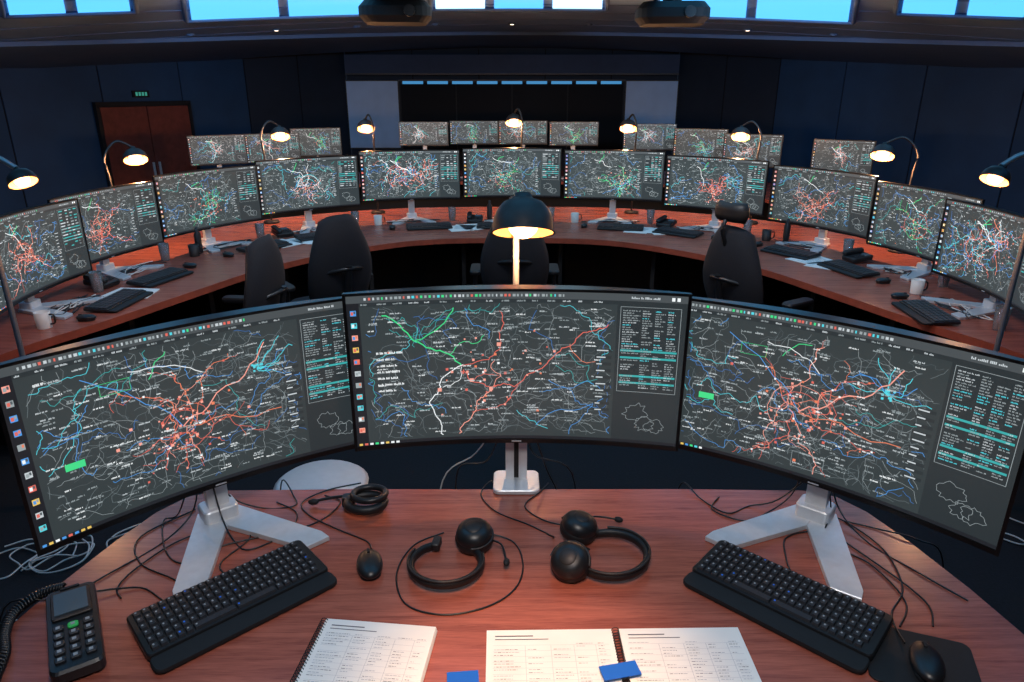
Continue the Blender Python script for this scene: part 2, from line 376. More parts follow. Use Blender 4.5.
def monitor(name,loc,rz,w,h,zb,sag,seed,style,lw,dens=1.0,bright=1.0,stand='v',front=False):
    mb=MB(); S=Scr(mb,w,h,zb,sag); n=16; bz=0.009; W=w+2*bz
    vs=[];fs=[]
    for i in range(n+1):
        x=-W/2+W*i/n; y=S.y(x); th=0.012+0.03*(1-(2*x/W)**2)
        vs+=[(x,y,zb-bz*1.6),(x,y,zb+h+bz),(x,y+th,zb-bz*1.6),(x,y+th,zb+h+bz),(x,y+th+.012*(1-(2*x/W)**2),zb+h*.5)]
    for i in range(n):
        a=5*i;b=a+5
        fs+=[(a,b,b+1,a+1),(a+1,b+1,b+3,a+3),(a+3,b+3,b+4,a+4),(a+4,b+4,b+2,a+2),(a+2,b+2,b,a)]
    fs+=[(0,1,3,4,2),(5*n,5*n+2,5*n+4,5*n+3,5*n+1)]
    mb.add(vs,fs,M_bezel)
    for i in range(n):
        x0=-W/2+W*i/n;x1=x0+W/n
        for z0,z1 in((zb-bz*1.6,zb-0.001),(zb+h+.001,zb+h+bz)):
            p=[(x0,S.y(x0)-.004,z0),(x1,S.y(x1)-.004,z0),(x1,S.y(x1)-.004,z1),(x0,S.y(x0)-.004,z1),
               (x0,S.y(x0),z0),(x1,S.y(x1),z0),(x1,S.y(x1),z1),(x0,S.y(x0),z1)]
            mb.add(p,[(0,1,2,3),(3,2,6,7),(4,5,1,0)],M_bezel)
    for sx in(-1,1):
        xx=sx*(w/2+bz/2); mb.box((xx,S.y(xx)-.001,zb+h/2-.003),(bz,.008,h+2*bz),M_bezel)
    content(S,seed,style,lw,dens,bright=bright,front=front)
    mb.box((0,S.y(0)-.0045,zb-.008),(.03,.001,.004),M_silver)
    ny=.075; zc=zb+h*.42
    if stand=='v':
        mb.box((0,ny,(zc)/2+.01),(.06,.03,zc),M_silver)
        mb.box((0,ny-.02,zc),(.10,.05,.09),M_black)
        for sx in(-1,1):
            pts=[(0,ny+.05),(sx*.05,ny+.045),(sx*.205,-.20),(sx*.21,-.235),(sx*.135,-.24),(0,ny-.07)]
            if sx<0: pts=pts[::-1]
            mb.prism(pts[::-1],0.0,.016,M_silver,.002)
        mb.rbox((0,ny,.03),(.10,.08,.05),.015,M_silver,.004)
    else:
        mb.box((0,ny,(zc)/2),(.07,.025,zc),M_silver)
        mb.box((0,ny-.018,zc*.42),(.015,.012,zc*.7),M_blackm)
        mb.box((0,ny-.02,zc),(.12,.05,.1),M_black)
        mb.rbox((0,ny-.02,.008),(.15,.13,.016),.02,M_silver,.003)
    return mb.build(name,loc,rz)

# ------------------------------------------------------------------ camera
cam=bpy.data.cameras.new('camera'); co=bpy.data.objects.new('camera',cam); bpy.context.scene.collection.objects.link(co)
cam.sensor_width=36; cam.lens=24.61; co.location=(0,0,1.98); co.rotation_euler=(radians(90-19.87),0,0)
cam.clip_start=.05; bpy.context.scene.camera=co

# ------------------------------------------------------------------ room
def ceilz(x): return 2.20+0.53*max(0,1-(x/6.4)**2)
wallpts=[(-7.2,-3),(-7.2,5),(-6.2,9),(-4.46,12.5),(-3.1,14),(3.1,14),(4.46,12.5),(6.2,9),(7.2,5),(7.2,-3)]
names=['wall_left','wall_left_angled','wall_left_corner','wall_left_recess','wall_back','wall_right_recess','wall_right_corner','wall_right_angled','wall_right','wall_rear']
for i,nm in enumerate(names):
    a=Vector(wallpts[i]); b=Vector(wallpts[(i+1)%len(wallpts)]); d=(b-a); L=d.length; d.normalize(); nrm=Vector((-d.y,d.x))
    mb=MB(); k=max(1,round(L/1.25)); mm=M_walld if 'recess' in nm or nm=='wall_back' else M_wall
    N=12; vs=[]
    for j in range(N+1):
        p=a+d*(L*j/N); q=p+nrm*.1; z=ceilz(p.x)+.1
        p2=p+nrm*.015
        vs+=[(p2.x,p2.y,0),(p2.x,p2.y,z),(q.x,q.y,0),(q.x,q.y,z)]
    fs=[]
    for j in range(N):
        e=4*j; fs+=[(e,e+4,e+5,e+1),(e+2,e+3,e+7,e+6),(e+1,e+5,e+7,e+3)]
    mb.add(vs,fs,M_seam)
    for j in range(k):
        s0=L*j/k+.012; s1=L*(j+1)/k-.012
        p=a+d*s0;q=a+d*s1; zp=ceilz(p.x)+.02;zq=ceilz(q.x)+.02; p2=p+nrm*.02;q2=q+nrm*.02
        mb.add([(p.x,p.y,0),(q.x,q.y,0),(q.x,q.y,zq),(p.x,p.y,zp),(p2.x,p2.y,0),(q2.x,q2.y,0),(q2.x,q2.y,zq),(p2.x,p2.y,zp)],
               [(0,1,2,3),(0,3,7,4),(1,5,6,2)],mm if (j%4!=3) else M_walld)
    mb.build(nm)
mb=MB(); mb.box((0,5.5,-.05),(15,17.4,.1),M_floor); mb.build('floor')
mb=MB(); N=40; vs=[]
for j in range(N+1):
    x=-7.5+15*j/N; z=ceilz(x); vs+=[(x,-3.2,z),(x,14.2,z),(x,-3.2,z+.12),(x,14.2,z+.12)]
fs=[]
for j in range(N):
    e=4*j; fs+=[(e,e+1,e+5,e+4),(e+2,e+6,e+7,e+3)]
mb.add(vs,fs,M_ceil,True)
for k in range(1,9):
    rr=3.6+k*.75
    mb.tube([(rr*sin(radians(t)),rr*cos(radians(t)),ceilz(rr*sin(radians(t)))-.001) for t in range(-42,43,3)],.006,M_soff,4,1)
mb.build('ceiling')
mb=MB()
inner=[];outer=[]
for k in range(31):
    a=radians(-66+132*k/30); inner.append((9.6*sin(a)*.72,10.7*cos(a)*1.0)); outer.append((11.5*sin(a)*.78,14.0*cos(a)))
vs=[]
for p,q in zip(inner,outer):
    zi=ceilz(p[0]); zo=ceilz(q[0]); vs+=[(p[0],p[1],zi-.005),(p[0],p[1],zi-.05),(q[0],q[1],zo-.05)]
fs=[]
for k in range(30):
    e=3*k; fs+=[(e,e+1,e+4,e+3),(e+1,e+2,e+5,e+4)]
mb.add(vs,fs,M_soff)
mb.build('ceiling_soffit')
def lightpanel(a0,a1,r0,r1,mt,grid=2):
    mb=MB(); n=4
    def pt(a,r,dz): 
        x=r*sin(a); y=r*cos(a); return (x,y,ceilz(x)-dz)
    for g in range(grid):
        b0=a0+(a1-a0)*g/grid+.006; b1=a0+(a1-a0)*(g+1)/grid-.006
        vs=[];fs=[]
        for i in range(n+1):
            a=b0+(b1-b0)*i/n
            for j in range(n+1): vs.append(pt(a,r0+(r1-r0)*j/n,.014))
        for i in range(n):
            for j in range(n):
                e=i*(n+1)+j; fs.append((e,e+1,e+n+2,e+n+1))
        mb.add(vs,fs,mt[g%len(mt)])
    for A,B in((a0,r0),(a0,r1)):
        mb.tube([pt(a0+(a1-a0)*t/6,B,.018) for t in range(7)],.022,M_soff,4,1)
    for A in(a0,a1): mb.tube([pt(A,r0+(r1-r0)*t/4,.018) for t in range(5)],.022,M_soff,4,1)
    mb.build('ceiling_light_panel')
B=[M_sky]
for a0,a1,r0,r1,mt in((-39,-35,4.6,7.0,B),(-33.5,-26,4.6,7.2,B),(-23,-10,5,8.0,B),(-6,7,5,7.6,[M_skyw,M_sky,M_skyw]),(10.5,24,5,8.1,[M_sky,M_sky]),(26.5,34,4.6,7.3,B),(35,39,4.6,7.0,B)):
    lightpanel(radians(a0),radians(a1),r0,r1,mt,3 if a0==-6 else 2)
for a0,a1 in((-50,-20),(-14,14),(20,50)):
    lightpanel(radians(a0),radians(a1),1.6,3.6,B,2)
for k in range(3):
    lightpanel(radians(150+k*22),radians(166+k*22),.8,2.2,B,2)
for i in range(15):
    a=radians(-40+80*i/14); r=9.4; x=r*sin(a); y=r*cos(a)
    mb=MB(); mb.cyl((0,0,-.012),(0,0,0.01),.045,M_soff); mb.cyl((0,0,-.016),(0,0,-.011),.022,M_dl if i%3==1 else M_ceil)
    mb.build('recessed_downlight',(x,y,ceilz(x)-.004))
for x,y,r in((-.98,6.5,0.1),(1.35,6.5,-.1)):
    mb=MB(); mb.rbox((0,0,-.13),(.60,.46,.17),.12,M_blackm,.05); mb.cyl((0,0,-.06),(0,0,0.02),.05,M_black)
    mb.cyl((.12,-.19,-.13),(.12,-.27,-.13),.05,M_black,.045); mb.rbox((0,0,-.01),(.16,.16,.02),.03,M_black)
    mb.build('ceiling_projector',(x,y,ceilz(x)-.012),r)
mb=MB(); mb.box((0,0,1.45),(4.2,.08,1.3),M_blackm)
for i in range(4): mb.box((-1.56+i*1.04,-.045,1.45),(1.02,.02,1.24),M_vwall)
mb.box((0,-.06,2.115),(4.2,.03,.03),M_gun)
for i in range(9): mb.box((-1.84+i*.46,-.06,2.075),(.38,.02,.05),M_winrefl)  # glowing blue strips imitate windows reflected along the top edge
mb.build('video_wall',(0,13.9,0))
for x in(-2.62,2.62):
    mb=MB(); mb.box((0,0,1.5),(.96,.04,1.2),M_panelw); mb.box((0,.005,1.5),(1.0,.04,1.24),M_gun); mb.build('wall_board',(x,13.95,0))
mb=MB(); mb.box((0,0,0),(6.1,.25,.34),M_head); mb.box((0,-.13,-.16),(6.1,.03,.03),M_gun); mb.build('trim_header',(0,13.82,2.38))
a=Vector((-5.68,10.05));b=Vector((-5.04,11.33)); c=(a+b)/2; ang=math.atan2(b.y-a.y,b.x-a.x)
mb=MB()
for sx in(-1,1):
    mb.box((sx*.36,-.03,.87),(.70,.04,1.72),M_door)
    mb.box((sx*.05,-.07,.85),(.02,.03,.2),M_silver)
mb.box((0,-.02,1.77),(1.54,.07,.06),M_blackm)
for sx in(-1,1): mb.box((sx*.745,-.02,.88),(.05,.07,1.77),M_blackm)
mb.build('door_1',(c.x+.04,c.y-.02,0),ang)
mb=MB(); mb.box((0,0,0),(.26,.03,.09),M_blackm)
for i in range(4): mb.box((-.075+i*.05,-.018,0),(.03,.008,.05),M_exit)
mb.build('exit_sign',(c.x+.02,c.y-.02,1.90),ang)

# ------------------------------------------------------------------ front desk
half=[(0.0,1.985),(-.55,1.985),(-.95,1.975),(-1.04,1.94),(-1.10,1.85),(-1.15,1.7),(-1.2,1.5),(-1.235,1.3),(-1.26,1.1),(-1.26,.92)]
pts=half+[(-x,y) for x,y in half[::-1]][:-1]
mb=MB(); mb.prism(pts,.712,.75,M_wood,.004,M_woodedge)
for sx in(-1,1): mb.box((sx*.98,1.35,.355),(.04,.7,.71),M_blackm)
mb.box((0,1.80,.45),(1.92,.03,.5),M_blackm)
mb.build('console_desk')
monitor('curved_monitor',(.014,1.955,.751),0,.968,.475,.20,.055,11,'center',.0022,1.3,1.0,'c',True)
monitor('curved_monitor',(-.838,1.755,.751),radians(39),.89,.472,.168,.05,21,'red',.0021,1.4,1,'v',True)
monitor('curved_monitor',(.868,1.755,.751),radians(-39),.89,.472,.168,.05,24,'red',.0021,1.4,1,'v',True)

def keyboard(loc,rz,s=1.0,simple=False):
    mb=MB(); mb.M=Matrix.Scale(s,4)@Matrix.Translation((0,0,.006))@Matrix.Rotation(radians(2.5),4,'X')
    mb.rbox((0,0,.014),(.455,.165,.018),.012,M_black,.003)
    mb.rbox((0,-.105,.010),(.455,.06,.012),.02,M_blackm,.003)
    rng=random.Random(3)
    if simple:
        for r in range(5): 
            for cidx in range(9): mb.box((-.196+cidx*.049,.062-r*.029,.026),(.044,.024,.006),M_key)
    else:
        for r in range(6):
            y=.066-r*.0258; x=-.214
            while x<.205:
                w=.0165
                if r==5 and -.12<x<.0: w=.10
                elif x>.068 and x<.075: x+=.006; continue
                if x+w>.216: break
                q=[(x,y-.0105,.023),(x+w,y-.0105,.023),(x+w,y+.0095,.023),(x,y+.0095,.023),
                   (x+.002,y-.008,.030),(x+w-.002,y-.008,.030),(x+w-.002,y+.008,.030),(x+.002,y+.008,.030)]
                mb.add(q,[(4,5,6,7),(0,1,5,4),(1,2,6,5),(2,3,7,6),(3,0,4,7)],M_key)
                mb.add([(x+.005,y,.0303),(x+.009,y,.0303),(x+.009,y+.005,.0303),(x+.005,y+.005,.0303)],[(0,1,2,3)],M_blue if rng.random()<.06 else M_keyleg)
                x+=w+.0028
    return mb.build('keyboard',loc,rz)
keyboard((-.71,1.455,.751),radians(43))
keyboard((.70,1.455,.751),radians(-43))
def mouse(loc,rz,s=1):
    mb=MB(); mb.M=Matrix.Scale(s,4)
    mb.ell((0,0,.018),(.032,.056,.018),M_black,20)
    mb.box((0,.03,.0345),(.006,.016,.006),M_gun); mb.rbox((0,0,.005),(.05,.09,.008),.022,M_blackm,.001)
    return mb.build('computer_mouse',loc,rz)
mouse((-.385,1.575,.751),.25,1.1); mouse((.925,1.225,.757),-.3,1.1)
mb=MB(); mb.rbox((0,0,.0025),(.23,.19,.005),.02,M_blackm,.001); mb.build('mouse_pad',(.93,1.25,.7505),radians(-20))

def cup(mb,c,tilt,r=.052):
    T=Matrix.Translation(c)@tilt
    mb.lathe([(.001,.034),(r*.6,.032),(r*.9,.02),(r,.004),(r*.98,-.002)],M_black,22,T)
    mb.lathe([(r*.98,-.002),(r*1.06,-.010),(r*1.02,-.024),(r*.75,-.029),(r*.5,-.02),(.001,-.016)],M_pad,22,T)
    mb.lathe([(r*.45,.0335),(r*.4,.036),(.001,.036)],M_gun,16,T)
    mb.tube([T@Vector((r*1.03*cos(t),r*1.03*sin(t),.0)) for t in [k*pi/8 for k in range(-4,5)]],.004,M_gun,6,1)
def headset(name,loc,rz,R=.088,two=True,boom=True):
    mb=MB(); arc=[]
    for k in range(15):
        a=radians(115+310*k/14)
        arc.append((R*cos(a)*1.0,R*sin(a)*1.0,.015+.012*sin(pi*k/14)))
    mb.tube(arc,.0095,M_pad,8,3,sy=1.4)
    mb.tube([(p[0]*1.07,p[1]*1.07,p[2]+.014) for p in arc[2:-2]],.004,M_gun,6,3)
    e0=Vector(arc[0]);e1=Vector(arc[-1])
    cup(mb,(e1.x+.02,e1.y+.02,.042),Matrix.Rotation(radians(12),4,'X'))
    if two: cup(mb,(e0.x-.062,e0.y-.01,.046),Matrix.Rotation(radians(-35),4,'Y'))
    else: mb.rbox((e0.x-.004,e0.y,.02),(.024,.045,.022),.008,M_pad)
    if boom:
        mb.tube([(e1.x+.06,e1.y+.02,.03),(e1.x+.10,e1.y+.0,.03),(e1.x+.12,e1.y-.06,.025)],.003,M_black,6,4)
        mb.ell((e1.x+.122,e1.y-.068,.024),(.009,.014,.009),M_blackm,10)
    return mb.build(name,loc,rz)
headset('headset',(-.178,1.575,.751),radians(-6),R=.095,two=False)
headset('headset',(.27,1.615,.751),radians(66),R=.10,two=True)
mb=MB()
mb.tube([(.056*cos(a*.63),.044*sin(a*.63),.028) for a in range(10)],.014,M_pad,8,3,closed=True)
mb.tube([(.05*cos(a*.63)+.01,.04*sin(a*.63)+.01,.052) for a in range(10)],.010,M_black,8,3,closed=True)
mb.tube([(-.045,.01,.03),(-.08,.03,.03),(-.14,.03,.02),(-.17,.025,.015)],.005,M_black,6,3)
mb.ell((-.17,.025,.014),(.017,.010,.010),M_blackm,10); mb.rbox((-.058,.02,.022),(.04,.034,.034),.01,M_black)
mb.build('headset',(-.45,1.86,.751),0)

mb=MB()
mb.M=Matrix.Scale(1.2,4)@Matrix.Translation((0,0,.007))@Matrix.Rotation(radians(3),4,'X')
mb.rbox((0,0,.018),(.088,.245,.030),.014,M_black,.005)
mb.rbox((0,.062,.036),(.07,.085,.006),.006,M_gun,.002); mb.box((0,.064,.0395),(.058,.066,.002),M_lcd)
mb.rbox((0,.116,.034),(.035,.006,.004),.002,M_blackm,.001)
for r in range(5):
    for k in range(3):
        mt=M_green if (r==0 and k==1) else M_key
        mb.rbox((-.025+k*.025,-.005-r*.022,.036),(.018,.014,.006),.004,mt,.0015); mb.box((-.025+k*.025,-.005-r*.022,.0393),(.007,.007,.0006),M_keyleg)
mb.build('desk_phone',(-1.03,1.32,.751),radians(33))
mb=MB(); path=catmull([(-1.14,1.46,.785),(-1.20,1.45,.77),(-1.225,1.39,.765),(-1.20,1.32,.765),(-1.16,1.26,.765),(-1.13,1.18,.765)],60)
P=[]
for i,p in enumerate(path):
    a=i*.9; t=(path[min(len(path)-1,i+1)]-path[max(0,i-1)]).normalized(); n=t.cross(Vector((0,0,1))).normalized()
    P.append(p+n*.011*cos(a)+Vector((0,0,1))*.011*(sin(a)+.1))
mb.tube(P,.0036,M_black,5,1); mb.build('coiled_phone_cord')

def page(mb,x0,x1,y0,y1,z,rng,table=True):
    for s_ in range(3):
        o=.0015*(2-s_); mb.box(((x0+x1)/2+o*.6,(y0+y1)/2+o,z*(s_+.5)/3),(x1-x0,y1-y0,z/3-.0004),M_paper)
    def q(a,b,c,d,m): mb.add([(a,b,z+.0004),(c,b,z+.0004),(c,d,z+.0004),(a,d,z+.0004)],[(0,1,2,3)],m)
    w=x1-x0; y=y1-.022
    q(x0+.02,y,x0+.02+w*.30,y+.0035,M_ink); y-=.010; q(x0+.02,y,x0+.02+w*.42,y+.0025,M_ink); y-=.014
    for r in range(int((y-y0-.02)/.0085)):
        for t0,t1 in((.06,.28),(.32,.48),(.52,.66),(.70,.83),(.87,.95)):
            if rng.random()<.72:
                x=x0+w*t0; e=x0+w*(t0+(t1-t0)*rng.uniform(.35,1))
                while x<e:
                    l=rng.uniform(.003,.009); q(x,y,min(x+l,e),y+.0016,M_ink if rng.random()<.35 else M_inkl); x+=l+.0018
        if table and r%2==0: q(x0+.015,y-.0033,x1-.012,y-.0028,M_inkl)
        y-=.0085
    if table:
        for t in(.3,.5,.68,.85): q(x0+w*t,y0+.02,x0+w*t+.0007,y1-.05,M_inkl)
def coil(mb,x,y0,y1,z,horizontal=False):
    n=int((y1-y0)/.0085)
    for i in range(n):
        yy=y0+.006+i*.0085
        mb.tube([(x+.009*cos(t*1.05),yy,z+.009+.009*sin(t*1.05)) for t in range(6)],.0012,M_blackm,4,2,closed=True)
rng=random.Random(8)
mb=MB(); page(mb,0.005,.275,-.36,0,.018,rng); coil(mb,0.002,-.36,0,.006)
mb.build('spiral_notebook',(-.455,1.37,.751),radians(-6))
mb=MB(); page(mb,-.305,-.008,-.36,0,.016,rng); page(mb,.008,.295,-.36,0,.016,rng); coil(mb,0,-.36,0,.007)
mb.box((-.01,-.137,.026),(.085,.04,.002),M_bluetab,rz=.2); mb.build('open_spiral_notebook',(.245,1.337,.751),radians(1))
mb=MB(); mb.box((0,0,.002),(.07,.05,.004),M_bluetab,rz=.1); mb.build('sticky_note',(-.108,1.195,.751))

def cable(name,pts,r=.0024,m=None,sub=6):
    mb=MB(); mb.tube(pts,r,m or M_black,6,sub); return mb.build(name)
z=.7535
cable('headset_cable',[(-.10,1.72,z+.02),(.0,1.70,z),(.03,1.60,z),(.01,1.50,z),(-.06,1.43,z),(-.17,1.40,z),(-.27,1.44,z),(-.31,1.56,z),(-.28,1.68,z),(-.20,1.74,z)])
cable('headset_cable',[(.10,1.69,z+.03),(.12,1.72,z),(.05,1.78,z),(-.05,1.85,z),(-.10,1.95,z),(-.06,2.02,.755),(-.05,2.08,.6)])
cable('headset_cable',[(.22,1.66,z),(.16,1.72,z),(.20,1.76,z),(.10,1.80,z),(.04,1.88,z),(.09,1.96,z),(.12,2.02,.75)])
cable('mouse_cable',[(-.395,1.65,z+.01),(-.42,1.70,z),(-.52,1.76,z),(-.62,1.83,z),(-.66,1.9,z),(-.60,1.97,z),(-.5,2.02,.75)])
cable('keyboard_cable',[(-.75,1.53,z+.01),(-.80,1.60,z),(-.76,1.72,z),(-.84,1.78,z),(-.96,1.70,z),(-1.02,1.58,z),(-1.03,1.50,z),(-1.0,1.46,z)])
cable('phone_cable',[(-1.09,1.47,z+.01),(-.97,1.50,z),(-.88,1.45,z),(-.88,1.52,z),(-1.02,1.60,z),(-1.08,1.72,z),(-.98,1.86,z)])
cable('keyboard_cable',[(.745,1.53,z+.01),(.76,1.62,z),(.80,1.72,z),(.92,1.74,z),(.99,1.62,z),(1.05,1.45,z),(1.02,1.36,z)])
cable('mouse_cable',[(.915,1.295,z+.01),(.94,1.40,z),(1.02,1.5,z),(1.05,1.66,z),(1.0,1.8,z),(.93,1.86,z)])
cable('monitor_cable',[(.89,1.86,.95),(.87,1.88,.80),(.78,1.84,z),(.70,1.80,z),(.62,1.86,z),(.66,1.93,z)])
cable('monitor_cable',[(.94,1.84,.97),(.98,1.82,.80),(1.02,1.70,z),(1.1,1.55,z),(1.16,1.45,z)])
cable('monitor_cable',[(-.90,1.86,.98),(-.87,1.85,.82),(-.78,1.87,z),(-.68,1.88,z),(-.70,1.94,z),(-.76,2.02,.76),(-.8,2.06,.6)])
cable('monitor_cable',[(-.93,1.82,.95),(-.95,1.80,.80),(-1.0,1.70,z),(-1.08,1.56,z),(-1.15,1.46,z),(-1.27,1.42,.757),(-1.32,1.40,.5),(-1.4,1.45,.01)])
cable('monitor_cable',[(-.90,1.82,.95),(-.86,1.77,.80),(-.80,1.70,z),(-.74,1.66,z),(-.66,1.74,z),(-.66,1.84,z),(-.74,1.90,z)])
cable('monitor_cable',[(.92,1.82,.95),(.95,1.79,.80),(.90,1.70,z),(.98,1.60,z),(1.0,1.45,z),(.94,1.36,z)])
cable('monitor_cable',[(-.95,1.83,.92),(-1.0,1.80,.78),(-1.05,1.80,z),(-.98,1.66,z),(-.90,1.60,z),(-.82,1.68,z),(-.60,1.78,z),(-.54,1.90,z),(-.60,1.94,z)])
cable('monitor_cable',[(.93,1.84,.92),(.82,1.86,.79),(.74,1.88,z),(.66,1.84,z),(.60,1.92,z),(.56,2.01,.757),(.55,2.06,.6)])
cable('monitor_cable',[(1.0,1.80,z),(1.08,1.76,z),(1.17,1.70,.757),(1.24,1.68,.70),(1.35,1.75,.3)])
cable('monitor_cable',[(.05,2.03,1.0),(.11,2.05,.8),(.17,2.08,.6),(.15,2.12,.2)],.003)
cable('monitor_cable',[(-.03,2.03,1.0),(-.12,2.06,.84),(-.24,2.12,.7),(-.3,2.2,.3)],.0025,M_white)
cable('monitor_cable',[(.04,2.03,1.0),(.07,2.04,.85),(.20,2.05,.77),(.24,2.15,.4)],.0025,M_black)
cable('monitor_cable',[(-.02,2.03,1.0),(-.08,2.05,.82),(-.18,2.06,.78),(-.2,2.15,.5)],.0025,M_gun)
rng=random.Random(5)
for k in range(12):
    sx=-1 if k<8 else 1
    cx,cy=(sx*rng.uniform(1.6,2.4),rng.uniform(1.8,2.9)) if k!=2 else (-.35,2.9)
    P=[(cx+rng.uniform(.06,.15)*cos(t*.8+k),cy+rng.uniform(.06,.15)*sin(t*.8+k),.008+.003*t) for t in range(12)]
    cable('floor_cable_coil',P,.0035,M_white)
mb=MB(); mb.lathe([(.001,.47),(.17,.47),(.19,.455),(.18,.44),(.001,.44)],M_white,28)
for k in range(4):
    a=k*pi/2+.4; mb.cyl((.1*cos(a),.1*sin(a),.45),(.2*cos(a),.2*sin(a),.0),.012,M_silver)
mb.build('white_stool',(-.78,2.50,0))

# ------------------------------------------------------------------ ring desk
inn=[(0,6.05),(-.8,5.95),(-1.4,5.5),(-1.8,4.95),(-2.05,4.35),(-2.28,3.75),(-2.48,3.3),(-2.62,2.7)]
out=[(0,7.75),(-1.2,7.65),(-2.35,7.05),(-3.0,6.15),(-3.3,5.2),(-3.35,4.2),(-3.38,3.4),(-3.42,2.65)]
def full(L): 
    l=[(-x,y,0) for x,y in L[::-1]]; return catmull(l[:-1]+[(x,y,0) for x,y in L],6)
I=full(inn);O=full(out)
mb=MB(); n=len(I); vs=[]
for a,b in zip(I,O): vs+=[(a.x,a.y,.75),(b.x,b.y,.75),(a.x,a.y,.705),(b.x,b.y,.705)]
top=[];side=[]
for k in range(n-1):
    e=4*k;g=e+4; top+=[(e,g,g+1,e+1),(e+2,e+3,g+3,g+2)]; side+=[(e,e+2,g+2,g),(e+1,g+1,g+3,e+3)]
side+=[(0,1,3,2),(4*n-4,4*n-2,4*n-1,4*n-3)]
mb.add(vs,top,M_wood); mb.add(vs,side,M_woodedge)
vs=[];fs=[]
for a,b in zip(I,O):
    p=a*.35+b*.65; vs+=[(p.x,p.y,.04),(p.x,p.y,.705)]
for k in range(n-1): fs.append((2*k,2*k+2,2*k+3,2*k+1))
mb.add(vs,fs,M_blackm)
for k in range(3,n-2,6):
    a=I[k];b=O[k]; p=a*.82+b*.18; q=a*.3+b*.7; ang=math.atan2((b-a).y,(b-a).x); c=(p+q)/2
    mb.box((c.x,c.y,.352),((q-p).length,.035,.704),M_blackm,rz=ang)
mb.build('curved_console_desk')
ring=[((0,7.0),0,.225),((-.985,6.93),12,.21),((-1.86,6.50),38,.18),((-2.47,5.74),60,.155),((-2.82,4.85),78,.12),((-2.76,3.95),92,.12)]
rng=random.Random(12)
allr=[]
for i,((x,y),a,zb) in enumerate(ring):
    allr.append((x,y,a,zb,i))
    if i: allr.append((-x+(.05 if i in(3,4) else 0),y,-a,zb,i+6))
sty=['green','mixed','pale','green','red','red','','green','red','red','green','mixed']
def paper_stack(loc,rz,k=0):
    mb=MB(); mb.box((0,0,.002),(.21,.28,.003),M_paper,rz=.3); mb.box((.03,.02,.0045),(.2,.27,.002),M_paper,rz=-.2+k*.3)
    for q in range(9): mb.box((.02,.10-q*.02,.0058),(.13,.003,.0004),M_ink,rz=-.2+k*.3)
    mb.build('paper_sheets',loc,rz)
for x,y,a,zb,i in allr:
    br=1.5 if i<3 or i in(7,8) else 1.3
    monitor('curved_monitor',(x,y,.751),radians(a),.94,.45,zb,.05,100+i,sty[i],.0036,.85,br)
    R=radians(a); nx,ny=sin(R),-cos(R); tx,ty=cos(R),sin(R); s=.44 if i not in(5,11) else .36
    off=.12*(1 if i%2 else -1)
    keyboard((x+nx*s+tx*off,y+ny*s+ty*off,.751),R+rng.uniform(-.1,.1),.92,True)
    so=(1 if off>0 else -1); off2=off-.34*so
    mouse((x+nx*s+tx*off2,y+ny*s+ty*off2,.751),R)
    if i not in(5,11): paper_stack((x+nx*(s+.08)+tx*so*.49,y+ny*(s+.08)+ty*so*.49,.751),R,i%3)
    mb=MB(); mb.lathe([(.03,0),(.038,.13),(.036,.13),(.028,.006),(.001,.006)],M_glass,18)
    mb.build('drinking_glass',(x+nx*.12+tx*.38,y+ny*.12+ty*.38,.751))
    mb=MB(); mb.lathe([(.026,0),(.027,.14),(.012,.17),(.012,.195),(.001,.195)],M_black if i%2 else M_gun,16)
    if i%3==0: mb.build('water_bottle',(x+nx*.10-tx*.22,y+ny*.10-ty*.22,.751))
    if i%2:
        mb=MB(); mb.lathe([(.035,0),(.04,.09),(.036,.09),(.032,.01),(.001,.01)],M_white if i%3 else M_gun,18)
        mb.tube([(.038,0,.075),(.062,0,.07),(.062,0,.03),(.037,0,.02)],.005,M_gun,6,4)
        mb.build('coffee_mug',(x+nx*.2-tx*.34,y+ny*.2-ty*.34,.751))
    else:
        mb=MB(); mb.M=Matrix.Rotation(radians(8),4,'X')@Matrix.Translation((0,0,.014)); mb.rbox((0,0,.02),(.15,.17,.035),.02,M_black,.006)
        mb.rbox((-.05,0,.055),(.045,.17,.03),.02,M_black,.008); mb.rbox((.03,.045,.04),(.06,.04,.004),.004,M_lcd,.001)
        for r in range(3):
            for q in range(3): mb.rbox((.008+q*.024,.0-r*.022,.04),(.016,.012,.006),.003,M_key,.001)
        mb.build('desk_phone',(x+nx*.2-tx*.36,y+ny*.2-ty*.36,.751),R)
    mb=MB()
    for w_ in range(3):
        P=[(rng.uniform(-.28,.28),rng.uniform(-.08,.1),.006+.002*t) for t in range(7)]; mb.tube(P,.0035,M_black if w_!=1 else M_white,5,5)
    mb.build('desk_cable',(x+nx*.15,y+ny*.15,.751),R)

# ------------------------------------------------------------------ third row
def flat_monitor(x,y,rz,w,h,zc,seed,st):
    o=monitor('desk_monitor',(x,y,.751),rz,w,h,zc-h/2-.75,.01,seed,st,.004,.45,1.3)
third=[(-1.27,10.5,0,.69,.31,1.36),(-.55,10.6,0,.69,.31,1.37),(.16,10.6,0,.69,.31,1.37),(.89,10.5,0,.69,.31,1.36),
 (-3.68,9.05,28,.66,.34,1.25),(-3.1,9.4,24,.66,.34,1.25),(-2.72,10.1,20,.66,.36,1.27),
 (2.06,10.9,-8,.76,.36,1.29),(2.58,9.95,-22,.70,.38,1.26),(3.02,9.1,-30,.70,.38,1.24)]
for k,t in enumerate(third): flat_monitor(t[0],t[1],radians(t[2]),t[3],t[4],t[5],300+k,['pale','green','pale','green','pale'][k%5])
flat_monitor(3.55,7.75,radians(-35),.60,.38,1.26,330,'pale')
